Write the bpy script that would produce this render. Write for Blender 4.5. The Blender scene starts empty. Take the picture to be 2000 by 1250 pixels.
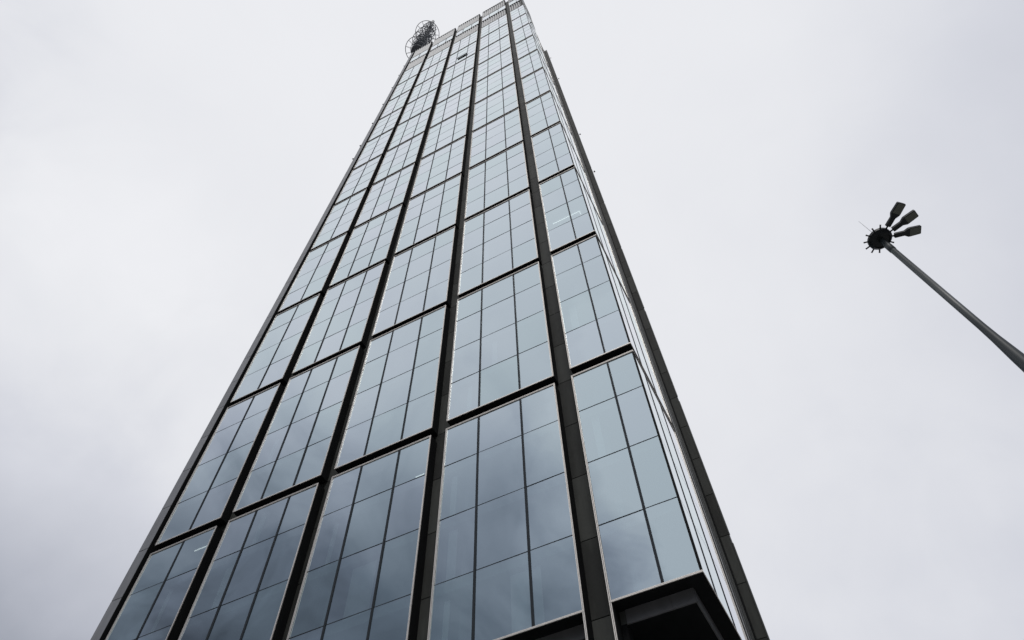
import bpy, bmesh, math, random
from mathutils import Vector, Matrix
random.seed(7)
S = bpy.context.scene
COL = S.collection

# ------------------------------------------------------------------ camera
GROUND = -18.2
cam_d = bpy.data.cameras.new("camera"); cam = bpy.data.objects.new("camera", cam_d); COL.objects.link(cam)
yaw, pitch, roll = -0.4361, 1.0183, -0.0479
F = Vector((math.sin(yaw)*math.cos(pitch), math.cos(yaw)*math.cos(pitch), math.sin(pitch)))
R0 = Vector((math.cos(yaw), -math.sin(yaw), 0)); U0 = R0.cross(F)
RR = R0*math.cos(roll) + U0*math.sin(roll); UU = U0*math.cos(roll) - R0*math.sin(roll)
M = Matrix((RR, UU, -F)).transposed().to_4x4(); M.translation = Vector((3.0364, -22.528, -16.6066))
cam.matrix_world = M
cam_d.sensor_width = 36; cam_d.lens = 36*1314.38/2000; cam_d.clip_start = .1; cam_d.clip_end = 4000
S.camera = cam
S.view_settings.view_transform = 'Standard'; S.view_settings.look = 'None'
S.view_settings.exposure = 0; S.view_settings.gamma = 1

# ------------------------------------------------------------------ overcast sky
W = bpy.data.worlds.new("World"); S.world = W; W.use_nodes = True
wt = W.node_tree; wt.nodes.clear()
def wn(t, **k):
    n = wt.nodes.new(t)
    for a, b in k.items(): setattr(n, a, b)
    return n
def wl(a, b): wt.links.new(a, b)
def wmath(op, a, b=None, c=None, clamp=False):
    n = wn('ShaderNodeMath', operation=op, use_clamp=clamp)
    for i, v in enumerate((a, b, c)):
        if v is None: continue
        if isinstance(v, (int, float)): n.inputs[i].default_value = v
        else: wl(v, n.inputs[i])
    return n.outputs[0]
tc = wn('ShaderNodeTexCoord'); sep = wn('ShaderNodeSeparateXYZ'); wl(tc.outputs['Generated'], sep.inputs[0])
X, Y, Z = sep.outputs
SUN_EL, SUN_ROT = math.radians(58), math.radians(150)
sky = wn('ShaderNodeTexSky', sky_type='NISHITA'); sky.sun_disc = False
sky.sun_elevation = SUN_EL; sky.sun_rotation = SUN_ROT
# cloud layer brightness: bright overhead, heavier towards the west and the horizon
e = wmath('ADD', wmath('MULTIPLY', Z, 5.5), -2.0)
e = wmath('ADD', e, wmath('MULTIPLY', X, 1.1)); e = wmath('ADD', e, wmath('MULTIPLY', Y, 1.95))
e = wmath('ADD', e, wmath('MULTIPLY', wmath('MULTIPLY', X, Z), -2.66))
e = wmath('ADD', e, wmath('MULTIPLY', wmath('MULTIPLY', Y, Z), -1.86))
e = wmath('ADD', e, wmath('MULTIPLY', wmath('MULTIPLY', X, X), -1.94))
nz = wn('ShaderNodeTexNoise'); nz.inputs['Scale'].default_value = 2.3; nz.inputs['Detail'].default_value = 5
nz.inputs['Roughness'].default_value = .5; nz.inputs['Distortion'].default_value = .4
wl(tc.outputs['Generated'], nz.inputs['Vector'])
nz2 = wn('ShaderNodeTexNoise'); nz2.inputs['Scale'].default_value = 7; nz2.inputs['Detail'].default_value = 6
wl(tc.outputs['Generated'], nz2.inputs['Vector'])
nn = wmath('ADD', wmath('MULTIPLY', wmath('SUBTRACT', nz.outputs[0], .5), 1.5), wmath('MULTIPLY', wmath('SUBTRACT', nz2.outputs[0], .5), 1.1))
nz3 = wn('ShaderNodeTexNoise'); nz3.inputs['Scale'].default_value = 5.2; nz3.inputs['Detail'].default_value = 4
nz3.inputs['Roughness'].default_value = .55; nz3.inputs['Distortion'].default_value = .9; wl(tc.outputs['Generated'], nz3.inputs['Vector'])
south = wmath('MULTIPLY_ADD', Y, -1.6, .1, clamp=True)
nn = wmath('ADD', wmath('MULTIPLY', nn, wmath('MULTIPLY_ADD', south, 1.2, .8)), wmath('MULTIPLY', wmath('SUBTRACT', nz3.outputs[0], .5), wmath('MULTIPLY_ADD', south, 5.0, .7)))
e = wmath('ADD', e, nn)
L = wmath('DIVIDE', .885, wmath('ADD', 1.0, wmath('EXPONENT', wmath('MULTIPLY', e, -1.0))))
# a heavy cloud bank in the south-west
dt = wn('ShaderNodeVectorMath', operation='DOT_PRODUCT'); wl(tc.outputs['Generated'], dt.inputs[0])
dt.inputs[1].default_value = (-.64, -.60, .48)
dd = wmath('ADD', dt.outputs['Value'], wmath('MULTIPLY', wmath('SUBTRACT', nz2.outputs[0], .5), .06))
bank = wn('ShaderNodeMapRange', interpolation_type='SMOOTHSTEP'); wl(dd, bank.inputs[0])
bank.inputs[1].default_value = .94; bank.inputs[2].default_value = 1.0; bank.inputs[3].default_value = 1.0; bank.inputs[4].default_value = .47
dt3 = wn('ShaderNodeVectorMath', operation='DOT_PRODUCT'); wl(tc.outputs['Generated'], dt3.inputs[0])
dt3.inputs[1].default_value = (-.80, .40, .447)
bk3 = wn('ShaderNodeMapRange', interpolation_type='SMOOTHSTEP'); wl(wmath('ADD', dt3.outputs['Value'], wmath('MULTIPLY', wmath('SUBTRACT', nz3.outputs[0], .5), .03)), bk3.inputs[0])
bk3.inputs[1].default_value = .975; bk3.inputs[2].default_value = 1.0; bk3.inputs[3].default_value = 1.0; bk3.inputs[4].default_value = .84
L = wmath('MULTIPLY', L, bk3.outputs[0])
def lobe(d, lo, hi, k, wob):       # one more bright or heavy patch of cloud
    n = wn('ShaderNodeVectorMath', operation='DOT_PRODUCT'); wl(tc.outputs['Generated'], n.inputs[0]); n.inputs[1].default_value = d
    m = wn('ShaderNodeMapRange', interpolation_type='SMOOTHSTEP')
    wl(wmath('ADD', n.outputs['Value'], wmath('MULTIPLY', wmath('SUBTRACT', nz3.outputs[0], .5), wob)), m.inputs[0])
    m.inputs[1].default_value = lo; m.inputs[2].default_value = hi; m.inputs[3].default_value = 1.0; m.inputs[4].default_value = k
    return m.outputs[0]
L = wmath('MULTIPLY', L, lobe((-.785, .15, .60), .90, .995, 1.11, .03))
L = wmath('MULTIPLY', L, lobe((.52, .50, .69), .93, 1.0, .90, .07))
L = wmath('MULTIPLY', L, lobe((-.37, -.71, .60), .965, 1.0, .67, .03))
dt2 = wn('ShaderNodeVectorMath', operation='DOT_PRODUCT'); wl(tc.outputs['Generated'], dt2.inputs[0])
dt2.inputs[1].default_value = (-.01, -.76, .65)
br2 = wn('ShaderNodeMapRange', interpolation_type='SMOOTHSTEP'); wl(wmath('ADD', dt2.outputs['Value'], wmath('MULTIPLY', wmath('SUBTRACT', nz2.outputs[0], .5), .06)), br2.inputs[0])
br2.inputs[1].default_value = .94; br2.inputs[2].default_value = .985; br2.inputs[3].default_value = 1.0; br2.inputs[4].default_value = 1.5
L = wmath('MINIMUM', wmath('MULTIPLY', wmath('MULTIPLY', L, bank.outputs[0]), br2.outputs[0]), .93)
ramp = wn('ShaderNodeValToRGB'); wl(L, ramp.inputs[0])
cr = ramp.color_ramp; cr.elements[0].position = .0; cr.elements[0].color = (0, 0, 0, 1)
cr.elements[1].position = 1; cr.elements[1].color = (1.0, .998, 1.02, 1)
for p, c in ((.25, (.226, .25, .30)), (.5, (.475, .495, .56)), (.7, (.675, .69, .75)), (.85, (.842, .85, .882))):
    el = cr.elements.new(p); el.color = (*c, 1)
sc10 = wn('ShaderNodeVectorMath', operation='SCALE'); wl(ramp.outputs[0], sc10.inputs[0]); sc10.inputs['Scale'].default_value = 10.0
mix = wn('ShaderNodeMix', data_type='RGBA'); mix.inputs[0].default_value = .97
wl(sky.outputs[0], mix.inputs[6]); wl(sc10.outputs[0], mix.inputs[7])
bg = wn('ShaderNodeBackground'); bg.inputs[1].default_value = .1; wl(mix.outputs[2], bg.inputs[0])
wo = wn('ShaderNodeOutputWorld'); wl(bg.outputs[0], wo.inputs[0])

sun_d = bpy.data.lights.new("sun", 'SUN'); sun_d.energy = .8; sun_d.angle = math.radians(20); sun_d.color = (1, .97, .93)
sun = bpy.data.objects.new("sun", sun_d); COL.objects.link(sun)
sv = Vector((math.sin(SUN_ROT)*math.cos(SUN_EL), math.cos(SUN_ROT)*math.cos(SUN_EL), math.sin(SUN_EL)))
sun.rotation_euler = sv.to_track_quat('Z', 'Y').to_euler(); sun.location = (0, -60, 60)

# ------------------------------------------------------------------ materials
def mat(name):
    m = bpy.data.materials.new(name); m.use_nodes = True
    nt = m.node_tree; b = nt.nodes['Principled BSDF']; return m, nt, b
def metal_mat(name, col, rough=.45, spec=.5, var=.25, scale=(1.2, 1.2, .25), metallic=0, panel=0):
    """painted or anodised sheet: streaky tone and gloss variation"""
    m, nt, b = mat(name); N = nt.nodes; Lk = nt.links.new
    t = N.new('ShaderNodeTexCoord'); mp = N.new('ShaderNodeMapping'); mp.inputs['Scale'].default_value = scale
    Lk(t.outputs['Object'], mp.inputs[0])
    n = N.new('ShaderNodeTexNoise'); n.inputs['Scale'].default_value = 1.7; n.inputs['Detail'].default_value = 6
    Lk(mp.outputs[0], n.inputs['Vector'])
    src = n.outputs[0]
    if panel:      # each sheet of cladding was cut from its own batch
        at = N.new('ShaderNodeAttribute'); at.attribute_name = 'rnd'
        ad = N.new('ShaderNodeMath'); ad.operation = 'MULTIPLY_ADD'; Lk(at.outputs['Fac'], ad.inputs[0])
        ad.inputs[1].default_value = panel; Lk(src, ad.inputs[2])
        sb = N.new('ShaderNodeMath'); sb.operation = 'SUBTRACT'; Lk(ad.outputs[0], sb.inputs[0]); sb.inputs[1].default_value = panel*.5
        src = sb.outputs[0]
    r = N.new('ShaderNodeMapRange'); Lk(src, r.inputs[0]); r.inputs[1].default_value = .25; r.inputs[2].default_value = .75
    r.inputs[3].default_value = 1-var; r.inputs[4].default_value = 1+var
    v = N.new('ShaderNodeVectorMath'); v.operation = 'SCALE'; v.inputs[0].default_value = col; Lk(r.outputs[0], v.inputs['Scale'])
    Lk(v.outputs[0], b.inputs['Base Color'])
    r2 = N.new('ShaderNodeMapRange'); Lk(n.outputs[0], r2.inputs[0]); r2.inputs[3].default_value = rough-.08; r2.inputs[4].default_value = rough+.12
    Lk(r2.outputs[0], b.inputs['Roughness'])
    b.inputs['Specular IOR Level'].default_value = spec; b.inputs['Metallic'].default_value = metallic
    return m
M_CLAD = metal_mat('dark_cladding', (.068, .071, .065), .6, .25, .42, panel=.5)
M_CASE = metal_mat('black_casing', (.013, .014, .015), .65, .12, .25)
M_FIN = metal_mat('grey_cladding', (.30, .305, .32), .4, .5, .18, panel=.35)
M_FASC = metal_mat('fascia_panel', (.17, .17, .175), .4, .5, .12)
M_RIB = metal_mat('rib_metal', (.10, .105, .10), .35, .5, .15)
M_EDGE = metal_mat('pale_frame', (.95, .90, .84), .5, .5, .08, metallic=.85)
M_MULL = metal_mat('mullion_metal', (.046, .054, .064), .55, .15, .2)
M_LOUV = metal_mat('louvre_metal', (.72, .73, .74), .45, .5, .10)
M_SLAB = metal_mat('slab_concrete', (.36, .38, .37), .8, .2, .2)
M_MAST = metal_mat('mast_steel', (.27, .28, .30), .6, .3, .2)
M_MASTL = metal_mat('mast_tip', (.45, .46, .47), .5, .4, .1)
M_POST = metal_mat('post_paint', (.043, .054, .058), .42, .5, .25, scale=(3, 3, .5))
M_HEAD = metal_mat('lamp_housing', (.017, .021, .023), .45, .4, .3, scale=(4, 4, 4))
M_LENS = metal_mat('lamp_lens', (.13, .14, .115), .25, .6, .12, scale=(6, 6, 6))
M_INT = metal_mat('interior_wall', (.55, .58, .56), .8, .2, .2)

M_BLIND = metal_mat('blind_fabric', (.78, .80, .78), .9, .1, .05)
def glass_mat():
    m, nt, b = mat('coated_glass'); N = nt.nodes; Lk = nt.links.new; N.remove(b)
    def mth(op, a, bb=None, c=None, clamp=False):
        n = N.new('ShaderNodeMath'); n.operation = op; n.use_clamp = clamp
        for i, v in enumerate((a, bb, c)):
            if v is None: continue
            if isinstance(v, (int, float)): n.inputs[i].default_value = v
            else: Lk(v, n.inputs[i])
        return n.outputs[0]
    lw = N.new('ShaderNodeLayerWeight'); lw.inputs[0].default_value = .5
    at = N.new('ShaderNodeAttribute'); at.attribute_name = 'rnd'
    p = mth('POWER', lw.outputs['Facing'], 1.95)
    f0 = mth('MULTIPLY_ADD', at.outputs['Fac'], .035, .445)
    refl = mth('ADD', f0, mth('MULTIPLY', p, mth('SUBTRACT', 1.0, f0)), clamp=True)
    # slightly pillowed sealed units: each pane bends its reflection a little
    t = N.new('ShaderNodeTexCoord'); n = N.new('ShaderNodeTexNoise'); n.noise_dimensions = '4D'; n.inputs['Scale'].default_value = .42
    n.inputs['Detail'].default_value = 1; Lk(t.outputs['Object'], n.inputs['Vector']); Lk(mth('MULTIPLY', at.outputs['Fac'], 30), n.inputs['W'])
    bp = N.new('ShaderNodeBump'); bp.inputs['Strength'].default_value = .35; bp.inputs['Distance'].default_value = .02
    Lk(n.outputs[0], bp.inputs['Height'])
    g = N.new('ShaderNodeBsdfGlossy'); g.inputs['Roughness'].default_value = .012; Lk(bp.outputs[0], g.inputs['Normal'])
    # coating colour: neutral at grazing angles, blue-green when looked at square on; panes differ a little
    mc = N.new('ShaderNodeMix'); mc.data_type = 'RGBA'
    mc.inputs[6].default_value = (.755, .905, 1.0, 1); mc.inputs[7].default_value = (.955, .985, 1.0, 1); Lk(mth('MULTIPLY', p, 1.15, clamp=True), mc.inputs[0])
    mc2 = N.new('ShaderNodeMix'); mc2.data_type = 'RGBA'; mc2.blend_type = 'MULTIPLY'; mc2.inputs[0].default_value = 1
    mc3 = N.new('ShaderNodeMix'); mc3.data_type = 'RGBA'; mc3.inputs[6].default_value = (.965, 1.0, .985, 1); mc3.inputs[7].default_value = (1.0, .985, 1.0, 1)
    Lk(at.outputs['Fac'], mc3.inputs[0]); Lk(mc.outputs[2], mc2.inputs[6]); Lk(mc3.outputs[2], mc2.inputs[7]); Lk(mc2.outputs[2], g.inputs['Color'])
    tr = N.new('ShaderNodeBsdfTransparent'); tr.inputs[0].default_value = (.50, .60, .61, 1)
    ms = N.new('ShaderNodeMixShader'); Lk(refl, ms.inputs[0]); Lk(tr.outputs[0], ms.inputs[1]); Lk(g.outputs[0], ms.inputs[2])
    Lk(ms.outputs[0], N['Material Output'].inputs[0]); return m
M_GLASS = glass_mat()
def emit_mat(name, col, s):
    m, nt, b = mat(name); b.inputs['Base Color'].default_value = (.8, .8, .8, 1)
    b.inputs['Emission Color'].default_value = (*col, 1); b.inputs['Emission Strength'].default_value = s; return m
M_LAMP = emit_mat('ceiling_lamp', (1, .98, .92), 1.4)

# ------------------------------------------------------------------ mesh helpers
class MB:
    def __init__(s): s.v = []; s.f = []; s.r = []
    def box(s, x0, x1, y0, y1, z0, z1, r=None):
        r = random.random() if r is None else r
        i = len(s.v)
        s.v += [(x, y, z) for z in (z0, z1) for (x, y) in ((x0, y0), (x1, y0), (x1, y1), (x0, y1))]
        s.f += [(i+3, i+2, i+1, i), (i+4, i+5, i+6, i+7), (i, i+1, i+5, i+4), (i+1, i+2, i+6, i+5), (i+2, i+3, i+7, i+6), (i+3, i, i+4, i+7)]
        s.r += [r]*6; return s
    def face(s, pts, r=None):
        i = len(s.v); s.v += [tuple(p) for p in pts]; s.f.append(tuple(range(i, i+len(pts)))); s.r.append(random.random() if r is None else r); return s
    def prism(s, poly, z0, z1):
        i = len(s.v); n = len(poly)
        s.v += [(x, y, z0) for x, y in poly] + [(x, y, z1) for x, y in poly]
        s.f.append(tuple(i+k for k in reversed(range(n)))); s.f.append(tuple(i+n+k for k in range(n)))
        for k in range(n): s.f.append((i+k, i+(k+1) % n, i+n+(k+1) % n, i+n+k))
        s.r += [random.random()]*(n+2); return s
    def tube(s, a, b, ra, rb=None, n=8, cap=True):
        rb = ra if rb is None else rb; a = Vector(a); b = Vector(b); d = (b-a).normalized()
        q = d.orthogonal().normalized(); w = d.cross(q); i = len(s.v)
        for c, rad in ((a, ra), (b, rb)):
            for k in range(n):
                t = 2*math.pi*k/n; s.v.append(tuple(c + q*math.cos(t)*rad + w*math.sin(t)*rad))
        for k in range(n): s.f.append((i+k, i+(k+1) % n, i+n+(k+1) % n, i+n+k)); s.r.append(.5)
        if cap:
            s.f.append(tuple(i+k for k in reversed(range(n)))); s.f.append(tuple(i+n+k for k in range(n))); s.r += [.5]*2
        return s
    def lathe(s, prof, c=(0, 0), n=40):
        i = len(s.v); m = len(prof)
        for rad, z in prof:
            for k in range(n):
                t = 2*math.pi*k/n; s.v.append((c[0]+rad*math.cos(t), c[1]+rad*math.sin(t), z))
        for j in range(m-1):
            for k in range(n):
                s.f.append((i+j*n+k, i+j*n+(k+1) % n, i+(j+1)*n+(k+1) % n, i+(j+1)*n+k)); s.r.append(.5)
        return s
    def ring(s, c, R, r, n=40, m=6):
        i = len(s.v)
        for a in range(n):
            t = 2*math.pi*a/n
            for b in range(m):
                u = 2*math.pi*b/m; rr = R+r*math.cos(u)
                s.v.append((c[0]+rr*math.cos(t), c[1]+rr*math.sin(t), c[2]+r*math.sin(u)))
        for a in range(n):
            for b in range(m):
                s.f.append((i+a*m+b, i+((a+1) % n)*m+b, i+((a+1) % n)*m+(b+1) % m, i+a*m+(b+1) % m)); s.r.append(.5)
        return s
    def mesh(s, name, material, smooth=False):
        me = bpy.data.meshes.new(name); me.from_pydata(s.v, [], s.f); me.materials.append(material)
        at = me.attributes.new('rnd', 'FLOAT', 'FACE'); at.data.foreach_set('value', s.r)
        if smooth: me.shade_smooth()
        me.update(); return me
    def build(s, name, material, parent=None, loc=(0, 0, 0), smooth=False, bevel=0):
        o = bpy.data.objects.new(name, s.mesh(name, material, smooth)); COL.objects.link(o)
        o.parent = parent; o.location = loc
        if bevel:
            b = o.modifiers.new('bevel', 'BEVEL'); b.width = bevel; b.segments = 2; b.limit_method = 'ANGLE'
        if smooth:
            pass
        return o
def tag(o, label=None, cat=None, group=None, kind=None):
    if label: o['label'] = label
    if cat: o['category'] = cat
    if group: o['group'] = group
    if kind: o['kind'] = kind
    return o
def empty(name, loc=(0, 0, 0)):
    o = bpy.data.objects.new(name, None); o.location = loc; COL.objects.link(o); return o

# ------------------------------------------------------------------ ground
def ground_mat():
    m, nt, b = mat('plaza_paving'); N = nt.nodes; Lk = nt.links.new
    t = N.new('ShaderNodeTexCoord'); br = N.new('ShaderNodeTexBrick'); br.inputs['Scale'].default_value = 1
    br.inputs['Brick Width'].default_value = 1.2; br.inputs['Row Height'].default_value = .6; br.inputs['Mortar Size'].default_value = .008
    br.inputs['Color1'].default_value = (.20, .20, .19, 1); br.inputs['Color2'].default_value = (.27, .265, .255, 1); br.inputs['Mortar'].default_value = (.08, .08, .08, 1)
    Lk(t.outputs['Object'], br.inputs['Vector']); Lk(br.outputs[0], b.inputs['Base Color']); b.inputs['Roughness'].default_value = .7
    return m
g = MB().face([(-1500, -1500, GROUND), (1500, -1500, GROUND), (1500, 1500, GROUND), (-1500, 1500, GROUND)]).build('ground', metal_mat('asphalt', (.07, .07, .072), .85, .2, .2, scale=(.2, .2, .2)))
tag(g, 'dark asphalt ground around the tower', 'ground', kind='structure')
g = MB().box(-60, 25, -32, 45, GROUND, GROUND+.12).build('pavement', ground_mat())
tag(g, 'grey paved plaza at the foot of the tower', 'pavement', kind='structure')

# ------------------------------------------------------------------ the tower
T = tag(empty('skyscraper', (-18, 10, GROUND)), 'tall glass office tower with dark vertical cladding strips and stacked four-storey windows', 'skyscraper')
TO = Vector((18, -10, -GROUND))      # child offset so that parts are written in facade coordinates
def part(mb, name, m, parent=T, **k):
    if parent is T:
        return mb.build(name, m, T, loc=tuple(TO), **k)
    return mb.build(name, m, parent, **k)
BAYS = [(-35.48, -29.76, (-32.54,)), (-28.74, -21.58, (-26.46, -23.84)), (-20.53, -13.26, (-18.30, -15.53)),
        (-12.21, -4.92, (-9.97, -7.18)), (-3.86, 0.0, (-1.62,))]
B = [-.14, 15.45, 31.16, 46.88, 62.5, 78.05, 93.62, 109.15, 124.65, 140.1, 155.9, 171.65]
GAP = .70; D = .70                  # gap between the boxes, depth they stand proud
LV1, GL2, LV2, TOP = 171.65, 183.2, 190.0, 202.4
ROWS = (0, 3.85, 7.75, 11.66)
RY = 6.85                           # end of the corner bay on the right-hand face
RX = -.75                           # recessed wall behind it
SY = 18.4                           # next bay of the right-hand face

def window_unit(w, h, mull, rows, side=False, wrap=False):
    """meshes of one four-storey unit in local coordinates: x 0..w along the wall, y depth (0 = face), z 0..h"""
    e = .09
    glass = MB()
    xs = [e if not side else .02] + list(mull) + [w - (e if not wrap else .02)]
    zs = list(rows) + [h]; zs[0] = e; zs[-1] = h - e
    for i in range(len(xs)-1):
        for j in range(len(zs)-1):
            r = random.random(); a, b_, c, d = xs[i], xs[i+1], zs[j], zs[j+1]
            # sealed unit of two millimetres' bow, four faces wide
            tx, tz = (0, 0) if side else ((random.random()-.5)*.010, (random.random()-.5)*.014)
            glass.face([(a, .035+tx, c), (b_, .035-tx, c), (b_, .035-tx+tz, d), (a, .035+tx+tz, d)], r)
    fr = MB()
    L0 = side; R1 = not wrap
    if side:            # the grazing face: flush trims only
        fr.box(.02, w, .0, .03, 0, .05); fr.box(.02, w, .0, .03, h-.05, h); fr.box(w-.05, w, -.004, .03, .051, h-.051)
    else:
        for o, t, y0, y1 in ((0, .036, -.03, .02), (.055, .034, -.02, .03)):
            fr.box(o, o+t, y0, y1, o, h-o)
            if not wrap: fr.box(w-o-t, w-o, y0, y1, o, h-o)
            x1 = w-o-t if not wrap else w-.012
            fr.box(o+t, x1, y0, y1, o, o+t); fr.box(o+t, x1, y0, y1, h-o-t, h-o)
    cs = MB()
    if not side:
        cs.box(.002, .06, .0201, D, .002, h-.002)
        cs.box(.036, .0555, -.004, .0195, .03, h-.03)
        xr = w-.06 if not wrap else w-.01
        if not wrap: cs.box(w-.06, w-.002, .0201, D, .002, h-.002)
        else: cs.box(w-.115, w-.006, -.012, .034, .091, h-.091)      # dark corner post
        cs.box(.06, xr, .0301, D, .002, .09); cs.box(.06, xr, .0301, D, h-.09, h-.002)
    else:
        cs.box(w-.06, w-.002, .0301, D, .002, h-.002)
        cs.box(.04, w-.06, .0301, D, .003, .089); cs.box(.04, w-.06, .0301, D, h-.089, h-.003)
    return glass.mesh('window', M_GLASS), fr.mesh('frame', M_EDGE), cs.mesh('casing', M_CASE)
def child(name, me, parent, loc=(0, 0, 0)):
    o = bpy.data.objects.new(name, me); COL.objects.link(o); o.parent = parent; o.location = loc; return o
def add_unit(x0, x1, mull, z0, z1, rows, wrap=False, rot=0, y=0):
    w, h = x1-x0, z1-z0; side = bool(rot)
    gm, fm, cm = window_unit(w, h, [m-x0 for m in mull], rows, side=side, wrap=wrap)
    loc = Vector((x0, y, z0)) + TO
    if rot: loc = Vector((0, x0, z0)) + TO
    o = child('window', gm, T, loc)
    if rot: o.rotation_euler = (0, 0, math.pi/2)
    child('frame', fm, o); child('casing', cm, o)
    for m in mull:
        k = ('m', round(h, 2), side)
        if k not in CACHE: CACHE[k] = (MB().box(-.03, .03, .008, .10, .05, h-.05) if side else MB().box(-.055, .055, -.012, .10, .09, h-.09)).mesh('mullion', M_MULL)
        child('mullion', CACHE[k], o, (m-x0, 0, 0))
    for r in rows[1:]:
        k = ('t', round(w, 2))
        if k not in CACHE: CACHE[k] = (MB().box(.02, w-.05, .033, .06, -.008, .008) if side else MB().box(.09, w-.09 if not wrap else w-.116, .022, .06, -.018, .018)).mesh('transom', M_MULL)
        child('transom', CACHE[k], o, (0, 0, r))
    return o
CACHE = {}
for bi, (x0, x1, mull) in enumerate(BAYS):
    for n in range(11):
        add_unit(x0, x1, mull, B[n], B[n+1]-GAP if n < 10 else LV1, ROWS, wrap=(bi == 4))
    add_unit(x0, x1, mull, GL2, LV2, (0,), wrap=(bi == 4))
# right-hand face, corner bay
for n in range(11):
    add_unit(0.004, RY, (1.85, 4.35), B[n], B[n+1]-GAP if n < 10 else LV1, ROWS, rot=1)
add_unit(0.004, RY, (1.85, 4.35), GL2, LV2, (0,), rot=1)
# recessed cladding strips, one sheet per storey
def cladding(x0, x1, y0, y1, z0, z1, m=M_CLAD, axis='y', name='cladding_strip', joint=.05):
    mb = MB(); z = B[0] - 3.9*5
    back = .03
    core = MB()
    if axis == 'y': core.box(x0, x1, y0+back, y1, z0, z1, .3)
    elif axis == 'x': core.box(x0, x1-back, y0, y1, z0, z1, .3)
    while z < z1:
        a, b_ = max(z+joint/2, z0), min(z+3.9-joint/2, z1)
        if b_ > a:
            if axis == 'y': mb.box(x0+.004, x1-.004, y0, y0+back-.002, a, b_)
            else: mb.box(x1-back+.002, x1, y0+.004, y1-.004, a, b_)
        z += 3.9
    o = part(mb, name, m)
    child('backing', core.mesh('backing', M_CASE), o)
    return o
for i in range(4):
    cladding(BAYS[i][1]-.35, BAYS[i+1][0]+.35, D, D+.5, GROUND, TOP-1.2)
# the left edge: strip, then a grey fin standing forward
cladding(-36.03, -35.13, D, D+.5, GROUND, TOP-.8)
fin = MB(); z = B[0]-3.9*5
fin.box(-37.02, -36.08, .0, 4.0, GROUND, TOP-.5, .5)
while z < TOP-4:
    fin.box(-36.99, -36.09, -.035, -.002, z+.03, z+3.87); z += 3.9
part(fin, 'edge_fin', M_FIN)
part(MB().box(-36.079, -36.03, -.03, 1.2, GROUND, TOP-.5), 'fin_side', M_CASE)
# spandrel strips behind the gaps between boxes
for n in range(11):
    z1 = B[n] + .15; z0 = B[n]-GAP-.15 if n else B[n]-GAP+.09
    for (x0, x1, mm) in BAYS:
        last = x1 > -.5; x2 = RX+.1 if last else x1
        xs = [x0] + list(mm) + [x2]; mb = MB()
        mb.box(x0+.36, x2 if last else x2-.36, D+.02, D+(.3 if n else .06), z0, z1)
        for a, b_ in zip(xs[:-1], xs[1:]): mb.box(a+.36 if a == x0 else a+.008, b_-.36 if b_ == x2 and not last else b_-.008, D, D+.018, z0+.002, z1-.002)
        part(mb, 'spandrel_strip', M_CLAD if n else M_FASC)
    part(MB().box(RX-.25 if n else RX+.04, RX+.1, D+(.301 if n else .061), RY-.21, z0, z1), 'spandrel_strip', M_CLAD if n else M_FASC)
# right-hand recess: wall with upright ribs, and the side wall of the next bay
cladding(RX-.4, RX, RY-.2, SY, GROUND, TOP-1.0, axis='x')
for y in (9.3, 11.9, 14.2, 15.6, 16.8, 17.7):
    part(MB().box(RX+.001, RX+.06, y-.05, y+.05, GROUND, TOP-1.2), 'rib', M_RIB)
part(MB().box(RX+.001, RX+.19, 13.1, 13.5, GROUND, TOP-1.2), 'rib', M_RIB)
part(MB().box(RX+.001, RX+.11, 17.9, 18.3, GROUND, TOP-1.2), 'rib', M_CASE)
side = MB(); z = B[0]-3.9*5
side.box(RX-.4, -.004, SY+.02, SY+.9, GROUND, TOP, .4)
while z < TOP:
    side.box(RX+.14, -.05, SY-.02, SY+.018, z+.03, min(z+3.87, TOP)); z += 3.9
part(side, 'edge_fin', M_CLAD)
for n in range(-1, 11):     # slim trim on the outer edge of the fin, broken at every gap
    z0 = GROUND if n < 0 else B[n]+.05; z1 = (B[n+1]-GAP-.05) if n < 10 else TOP
    part(MB().box(.0, .09, SY-.03, SY+.12, z0, z1), 'edge_trim', M_RIB)
# body of the tower behind
part(MB().box(-45.2, -36.2, 4.6, 48, GROUND, TOP-2.5).box(-37.2, -3.2, SY+2, 48, GROUND, TOP-.6), 'rear_wall', M_CLAD)
part(MB().box(-36.4, -1.2, 1.25, SY+1.9, TOP-2.2, TOP-1.7), 'roof_slab', M_SLAB)
part(MB().box(-32, -5, 12, 13, GROUND, TOP-3), 'core_wall', M_INT)
# floors behind the glass
for n in range(11):
    for j in range(4):
        z = B[n] + (ROWS[j] if j else .12); t = .55 if j else .2
        mb = MB().box(-35.4, RX-.3, 1.25, 11.9, z-t, z)
        for (x0, x1, mm) in BAYS:
            if j: mb.box(x0+.08, (x1-.08) if x1 < 0 else -.14, .16, 1.249, z-t, z)
        if j: mb.box(RX-.299, -.14, 1.25, RY-.1, z-t, z)
        part(mb, 'floor_slab', M_SLAB)
# slim internal columns
for (x0, x1, mm) in BAYS:
    part(MB().box(x0+.75, x0+1.0, 1.3, 1.6, B[0], LV1), 'column', M_INT)
    part(MB().tube(((x0+x1)/2, 4.6, B[0]), ((x0+x1)/2, 4.6, LV1), .5, n=16), 'column', M_SLAB)
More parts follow.
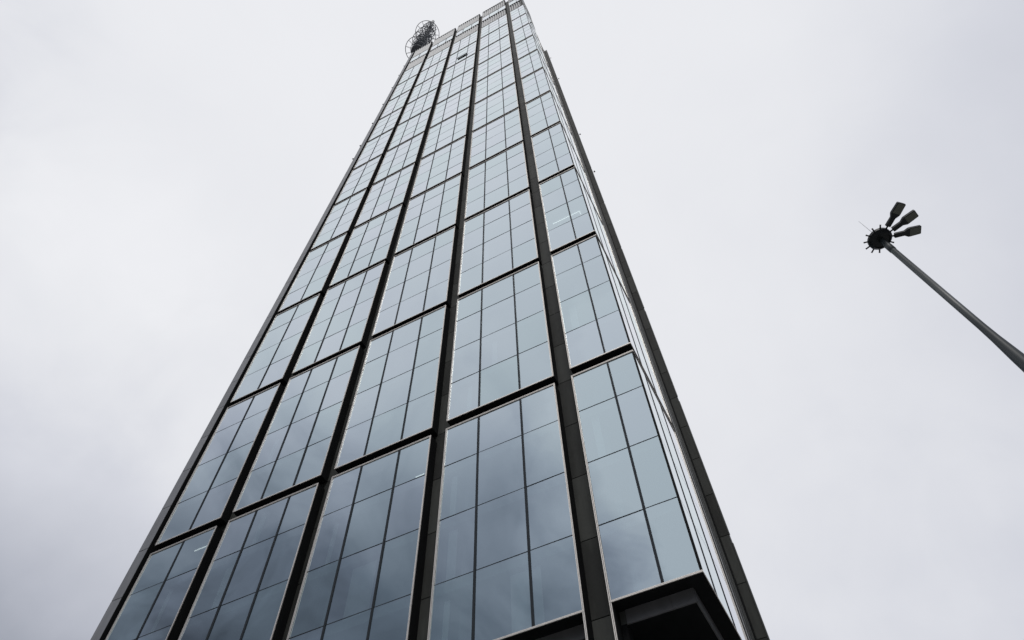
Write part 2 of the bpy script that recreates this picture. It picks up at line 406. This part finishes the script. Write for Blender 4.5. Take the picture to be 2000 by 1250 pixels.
# drawn blinds and partition ends close behind some panes
rb = random.Random(11)
for (bi, n, j, a, w_) in ((3,0,1,.5,.5),(3,0,2,.45,.35),(3,0,0,.5,.3),(3,0,0,3.9,1.5),(2,0,1,3.0,1.5),(2,0,2,.9,.3),(2,0,0,.7,.6),(1,0,2,1.2,.5),(1,0,3,2.6,.4),(1,1,1,.9,.4),(0,0,2,3.4,.3),(3,1,1,3.0,.35),(4,0,2,.6,.4),(3,1,0,1.2,.3),(2,1,2,4.4,.5),(4,1,1,.5,.5),(3,2,1,2.2,.4),(2,2,1,5.2,.4)):
    x0 = BAYS[bi][0]+a; z0 = B[n]+(ROWS[j] if j else .12); z1 = (B[n]+ROWS[j+1]-.56) if j < 3 else B[n+1]-GAP-.12
    part(MB().box(x0, x0+w_, .34, .38, z0+.02, z1-rb.random()*.3), 'blind', M_BLIND)
# lit ceiling strips seen through a few panes
def clamp_light(x0, x1, y0, y1, z):
    part(MB().box(x0, x1, y0, y1, z-.06, z), 'ceiling_light', M_LAMP)
clamp_light(-3.6, -.92, 1.0, 1.05, 38.34)
clamp_light(-.97, -.92, 1.051, 1.35, 38.34)
clamp_light(-32.45, -31.35, 1.0, 1.05, 14.55)
clamp_light(-14.7, -14.1, .9, .93, 12.75)

# louvred plant floors at the top
def louvre_row(x0, x1, z0, z1, rot=0, top=False):
    w = x1-x0; n = max(3, round(w/.66)); p = w/n; mb = MB()
    for k in range(n):
        a = k*p
        mb.prism([(a+.03, .0), (a+p*.70, .42), (a+p*.66, .46), (a-.01, .04)], .3, z1-z0-.25)
    mb.box(0, w, .0, .12, .0, .3); 
    o = part(mb, 'louvre', M_LOUV)
    o.location = Vector((x0, 0, z0)) + TO
    if rot: o.location = Vector((0, x0, z0)) + TO; o.rotation_euler = (0, 0, math.pi/2)
    f = MB().box(-.02, .05, .0, .6, 0.002, z1-z0-.002).box(w-.05, w+.02, .0, .6, 0.002, z1-z0-.002)
    if not top: f.box(.05, w-.05, .02, .6, z1-z0-.22, z1-z0-.004)
    else: f.box(.05, w-.05, .02, .6, z1-z0-.22, z1-z0-.004)
    child('louvre_frame', f.mesh('louvre_frame', M_CASE), o)
    child('back_panel', MB().box(0.06, w-.06, .55, .6, .003, z1-z0-.3).mesh('back_panel', M_CLAD), o)
for (x0, x1, mm) in BAYS:
    louvre_row(x0, x1-(.05 if x1 == 0 else 0), LV1, GL2); louvre_row(x0, x1-(.05 if x1 == 0 else 0), LV2, TOP, top=True)
louvre_row(.04, RY, LV1, GL2, rot=1); louvre_row(.04, RY, LV2, TOP, rot=1, top=True)
part(MB().box(-.055, .0, -.02, .05, LV1, GL2).box(-.055, .0, -.02, .05, LV2, TOP), 'corner_post', M_LOUV)

# one top-hung window pushed open high up
vent = MB()
vent.v += [(-18.0, -.03, 145.2), (-15.45, -.03, 145.2), (-15.45, -.24, 144.6), (-18.0, -.24, 144.6), (-18.0, .02, 145.2), (-15.45, .02, 145.2), (-15.45, -.09, 144.58), (-18.0, -.09, 144.58)]
vent.f += [(3, 2, 1, 0), (4, 5, 6, 7), (0, 1, 5, 4), (1, 2, 6, 5), (2, 3, 7, 6), (3, 0, 4, 7)]; vent.r += [.5]*6
part(vent, 'open_vent', metal_mat('vent_gap_shade', (.012, .012, .013), .9, .02, .1))  # flap coloured matte black in place of the shade inside the opening

# small fixtures that stand off the facade edges
def fixture(x, y, z, d):
    a = Vector((x, y, z)); b_ = a + Vector(d)
    part(MB().tube(a, b_, .03, n=6).box(b_.x-.1, b_.x+.1, b_.y-.1, b_.y+.1, b_.z-.12, b_.z+.12), 'facade_light', M_CASE)
for z in (102.4, 110.2, 125.6, 141.4, 158.0, 172.4, 184.8): fixture(-37.0, .2, z, (-.55, 0, 0))
for z in (91.6, 113.1, 162.4, 189.9): fixture(.0, SY+.2, z, (.35, 0, 0))
fixture(.0, .25, 140.6, (.3, 0, 0))

# ------- the open base storey under the first boxes
for (x0, x1, mm) in BAYS:
    z1 = B[0]-.012
    h = z1-GROUND
    f = MB()
    for o in (0, .055): f.box(x0+o, x0+o+.035, -.03 + o*.15, .02, GROUND, z1)
    if x1 < 0:
        for o in (0, .055): f.box(x1-o-.035, x1-o, -.03 + o*.15, .02, GROUND, z1)
    part(f, 'portal_frame', M_EDGE)
    c = MB().box(x0+.002, x0+.12, .0201, 3.0, GROUND, z1)
    if x1 < 0: c.box(x1-.12, x1-.002, .0201, 3.0, GROUND, z1)
    c.box(x0+.121, x0+.355, .66, 1.26, GROUND, B[0]-GAP+.085)
    if x1 < 0: c.box(x1-.355, x1-.121, .66, 1.26, GROUND, B[0]-GAP+.085)
    part(c, 'portal_side', M_CASE)
part(MB().box(-35.2, RX+.035, D+.065, 12, B[0]-GAP+.11, B[0]-GAP+.18).box(-35.2, RX-.26, 7, 7.1, GROUND, B[0]-GAP+.1), 'soffit', M_CASE)
for (x0, x1, mm) in BAYS:     # lobby glazing set well back
    x2 = min(x1, -1.2)
    w = MB()
    w.face([(x0+.3, 3.6, GROUND+.1), (x2-.3, 3.6, GROUND+.1), (x2-.3, 3.6, -2.6), (x0+.3, 3.6, -2.6)])
    o = part(w, 'lobby_window', M_GLASS)
    f = MB()
    for x in [x0+.2] + list(mm) + [x2-.2]: f.box(x-.06, x+.06, 3.45, 3.58, GROUND+.1, -2.6)
    f.box(x0+.2, x2-.2, 3.42, 3.6, -2.6, -2.3)
    child('frame', f.mesh('frame', M_CLAD), o)
part(MB().tube((-3.0, 2.4, GROUND), (-3.0, 2.4, B[0]-GAP-.25), .17, n=20), 'column', M_CLAD)

# ------------------------------------------------------------------ antenna mast
MX, MY = -43.4, 5.6
A = tag(empty('antenna_mast', (MX, MY, TOP-2.5)), 'grey lattice mast with stacked circular antenna rings rising behind the roof', 'antenna mast')
def apart(mb, name, m=M_MAST): return mb.build(name, m, A)
H0 = TOP-2.5
zt = 326-H0
lat = MB(); s0, s1 = .95, .55
def leg(k, z): 
    s = s0+(s1-s0)*z/zt; a = math.pi/4+k*math.pi/2; return Vector((s*math.cos(a), s*math.sin(a), z))
for k in range(4): lat.tube(leg(k, 0), leg(k, 110), .13, n=6)
z = 0; q = 0
while z < 108:
    for k in range(4):
        lat.tube(leg(k, z), leg((k+1) % 4, z+2.6), .06, n=5); lat.tube(leg(k, z), leg((k+1) % 4, z), .06, n=5)
    z += 2.6
apart(lat, 'lattice_shaft')
apart(MB().tube((0, 0, 108), (0, 0, zt), .75, .7, n=16), 'tip', M_MASTL)
RINGS = [(253.4, 4.9, -.1, 0), (262, 3.4, .3, 0), (275, 3.9, -.7, 0), (281, 4.0, .5, 0), (291.6, 5.0, .1, 0), (300, 2.9, .2, 0), (308.6, 2.2, .3, 0)]
rnd = random.Random(3)
for z, r, dx, dy in RINGS:
    z -= H0
    mb = MB().ring((dx, dy, z), r, .12, 48)
    nsp = 12 if r > 3.2 else 8
    ph = rnd.random()
    for k in range(nsp):
        a = ph+2*math.pi*k/nsp
        mb.tube((dx+r*math.cos(a), dy+r*math.sin(a), z), (.5*math.cos(a), .5*math.sin(a), z), .06, n=5)
        mb.tube((dx+r*math.cos(a), dy+r*math.sin(a), z), (.6*math.cos(a), .6*math.sin(a), z-r*.8), .05, n=5)
    mb.ring((dx*.6, dy*.6, z), r*.62, .09, 40)
    apart(mb, 'antenna_ring')
for k in range(11):
    z = 246+k*5.3-H0; r = 1.5+1.3*abs(math.sin(k*1.7)); mb = MB().ring((.2*math.sin(k), 0, z), r, .055, 32)
    for q in range(10):
        a = q*.628+k; mb.tube((r*math.cos(a), r*math.sin(a), z), (.5*math.cos(a+.6), .5*math.sin(a+.6), z+2.2), .045, n=4)
    apart(mb, 'cage_ring')
for z, r in ((249, 2.5), (258, 2.3), (267, 1.7)):
    apart(MB().lathe([(.3, z-H0), (r, z-H0), (r, z-H0+.5), (.3, z-H0+.5)], n=28).ring((0, 0, z-H0+1.4), r, .06, 28), 'platform')
for k in range(16):
    z = 250+k*3.7-H0; a = rnd.random()*6.28; r = 1.2+rnd.random()*1.1
    c = Vector((r*math.cos(a), r*math.sin(a), z)); n_ = Vector((math.cos(a), math.sin(a), -.12)).normalized()
    R_ = .45+rnd.random()*.45
    mb = MB().tube(c, c+n_*.45, R_*.55, R_, n=18).tube(c-n_*(r-.5), c, .07, n=5)
    apart(mb, 'dish_antenna')
for k in range(12):
    z = 252+k*4.6-H0; a = rnd.random()*6.28; r = .95+rnd.random()*1.3
    x, y = r*math.cos(a), r*math.sin(a)
    apart(MB().box(x-.16, x+.16, y-.14, y+.14, z, z+2.2).tube((x, y, z+1.1), (.3*x, .3*y, z+1.1), .05, n=5), 'panel_antenna')

# ------------------------------------------------------------------ lamp post
LX, LY, LZ = 8.932, -10.522, .39
P = tag(empty('street_lamp', (LX, LY, GROUND)), 'tall dark tapering lamp post with a spoked ring head and three floodlights', 'street lamp')
def lp(mb, name, m, **k): return mb.build(name, m, P, **k)
b0 = -GROUND
def zz(z): return z+b0
prof = [(.0, .13), (.30, .13), (.30, .2), (.2, .22), (.19, 2.2), (.165, 9.0), (.150, zz(-6.6)), (.145, zz(-6.0)), (.128, zz(-5.4)), (.098, zz(-4.7)), (.088, zz(-4.2)), (.080, zz(LZ-.16)), (.0, zz(LZ-.16))]
lp(MB().lathe(prof, n=40), 'pole', M_POST, smooth=True)
lp(MB().lathe([(.075, zz(LZ-.75)), (.093, zz(LZ-.72)), (.093, zz(LZ-.45)), (.083, zz(LZ-.42)), (.08, zz(LZ-.12))], n=32), 'collar', M_POST, smooth=True)
hub = MB().lathe([(0, zz(LZ-.085)), (.225, zz(LZ-.085)), (.235, zz(LZ-.12)), (.250, zz(LZ-.12)), (.325, zz(LZ-.03)), (.325, zz(LZ+.05)), (.29, zz(LZ+.06)), (.12, zz(LZ+.12)), (0, zz(LZ+.13))], n=48)
lp(hub, 'ring_head', M_HEAD)
lp(MB().tube((0, 0, zz(LZ+.1)), (-.015, 0, zz(LZ+1.25)), .008, .004, n=6), 'lightning_rod', M_MASTL)
for k in range(12):
    deg = 12.5+30*k; a = math.radians(deg)
    ca, sa = math.cos(a), math.sin(a)
    if k in (0, 10, 11): continue
    lp(MB().tube((.30*ca, .30*sa, zz(LZ)), (.435*ca, .435*sa, zz(LZ)), .021, n=10).tube((.432*ca, .432*sa, zz(LZ)), (.44*ca, .44*sa, zz(LZ)), .025, n=10), 'spoke', M_HEAD)
for k in (0, 10, 11):
    a = math.radians(12.5+30*k)
    body = MB().tube((.30, 0, 0), (.43, 0, 0), .024, n=10)
    body.prism([(.395, -.064), (.415, -.07), (.66, -.068), (.76, -.13), (.80, -.136), (1.085, -.125), (1.105, -.11), (1.105, .11), (1.085, .125), (.80, .136), (.76, .13), (.66, .068), (.415, .07), (.395, .064)], -.035, .045)
    f = lp(body, 'floodlight', M_HEAD, bevel=.008)
    f.location = (0, 0, zz(LZ)); f.rotation_euler = (0, 0, a)
    child('lens', MB().prism([(.795, -.118), (1.075, -.108), (1.09, -.098), (1.09, .098), (1.075, .108), (.795, .118)], -.041, -.0355).mesh('lens', M_LENS), f)
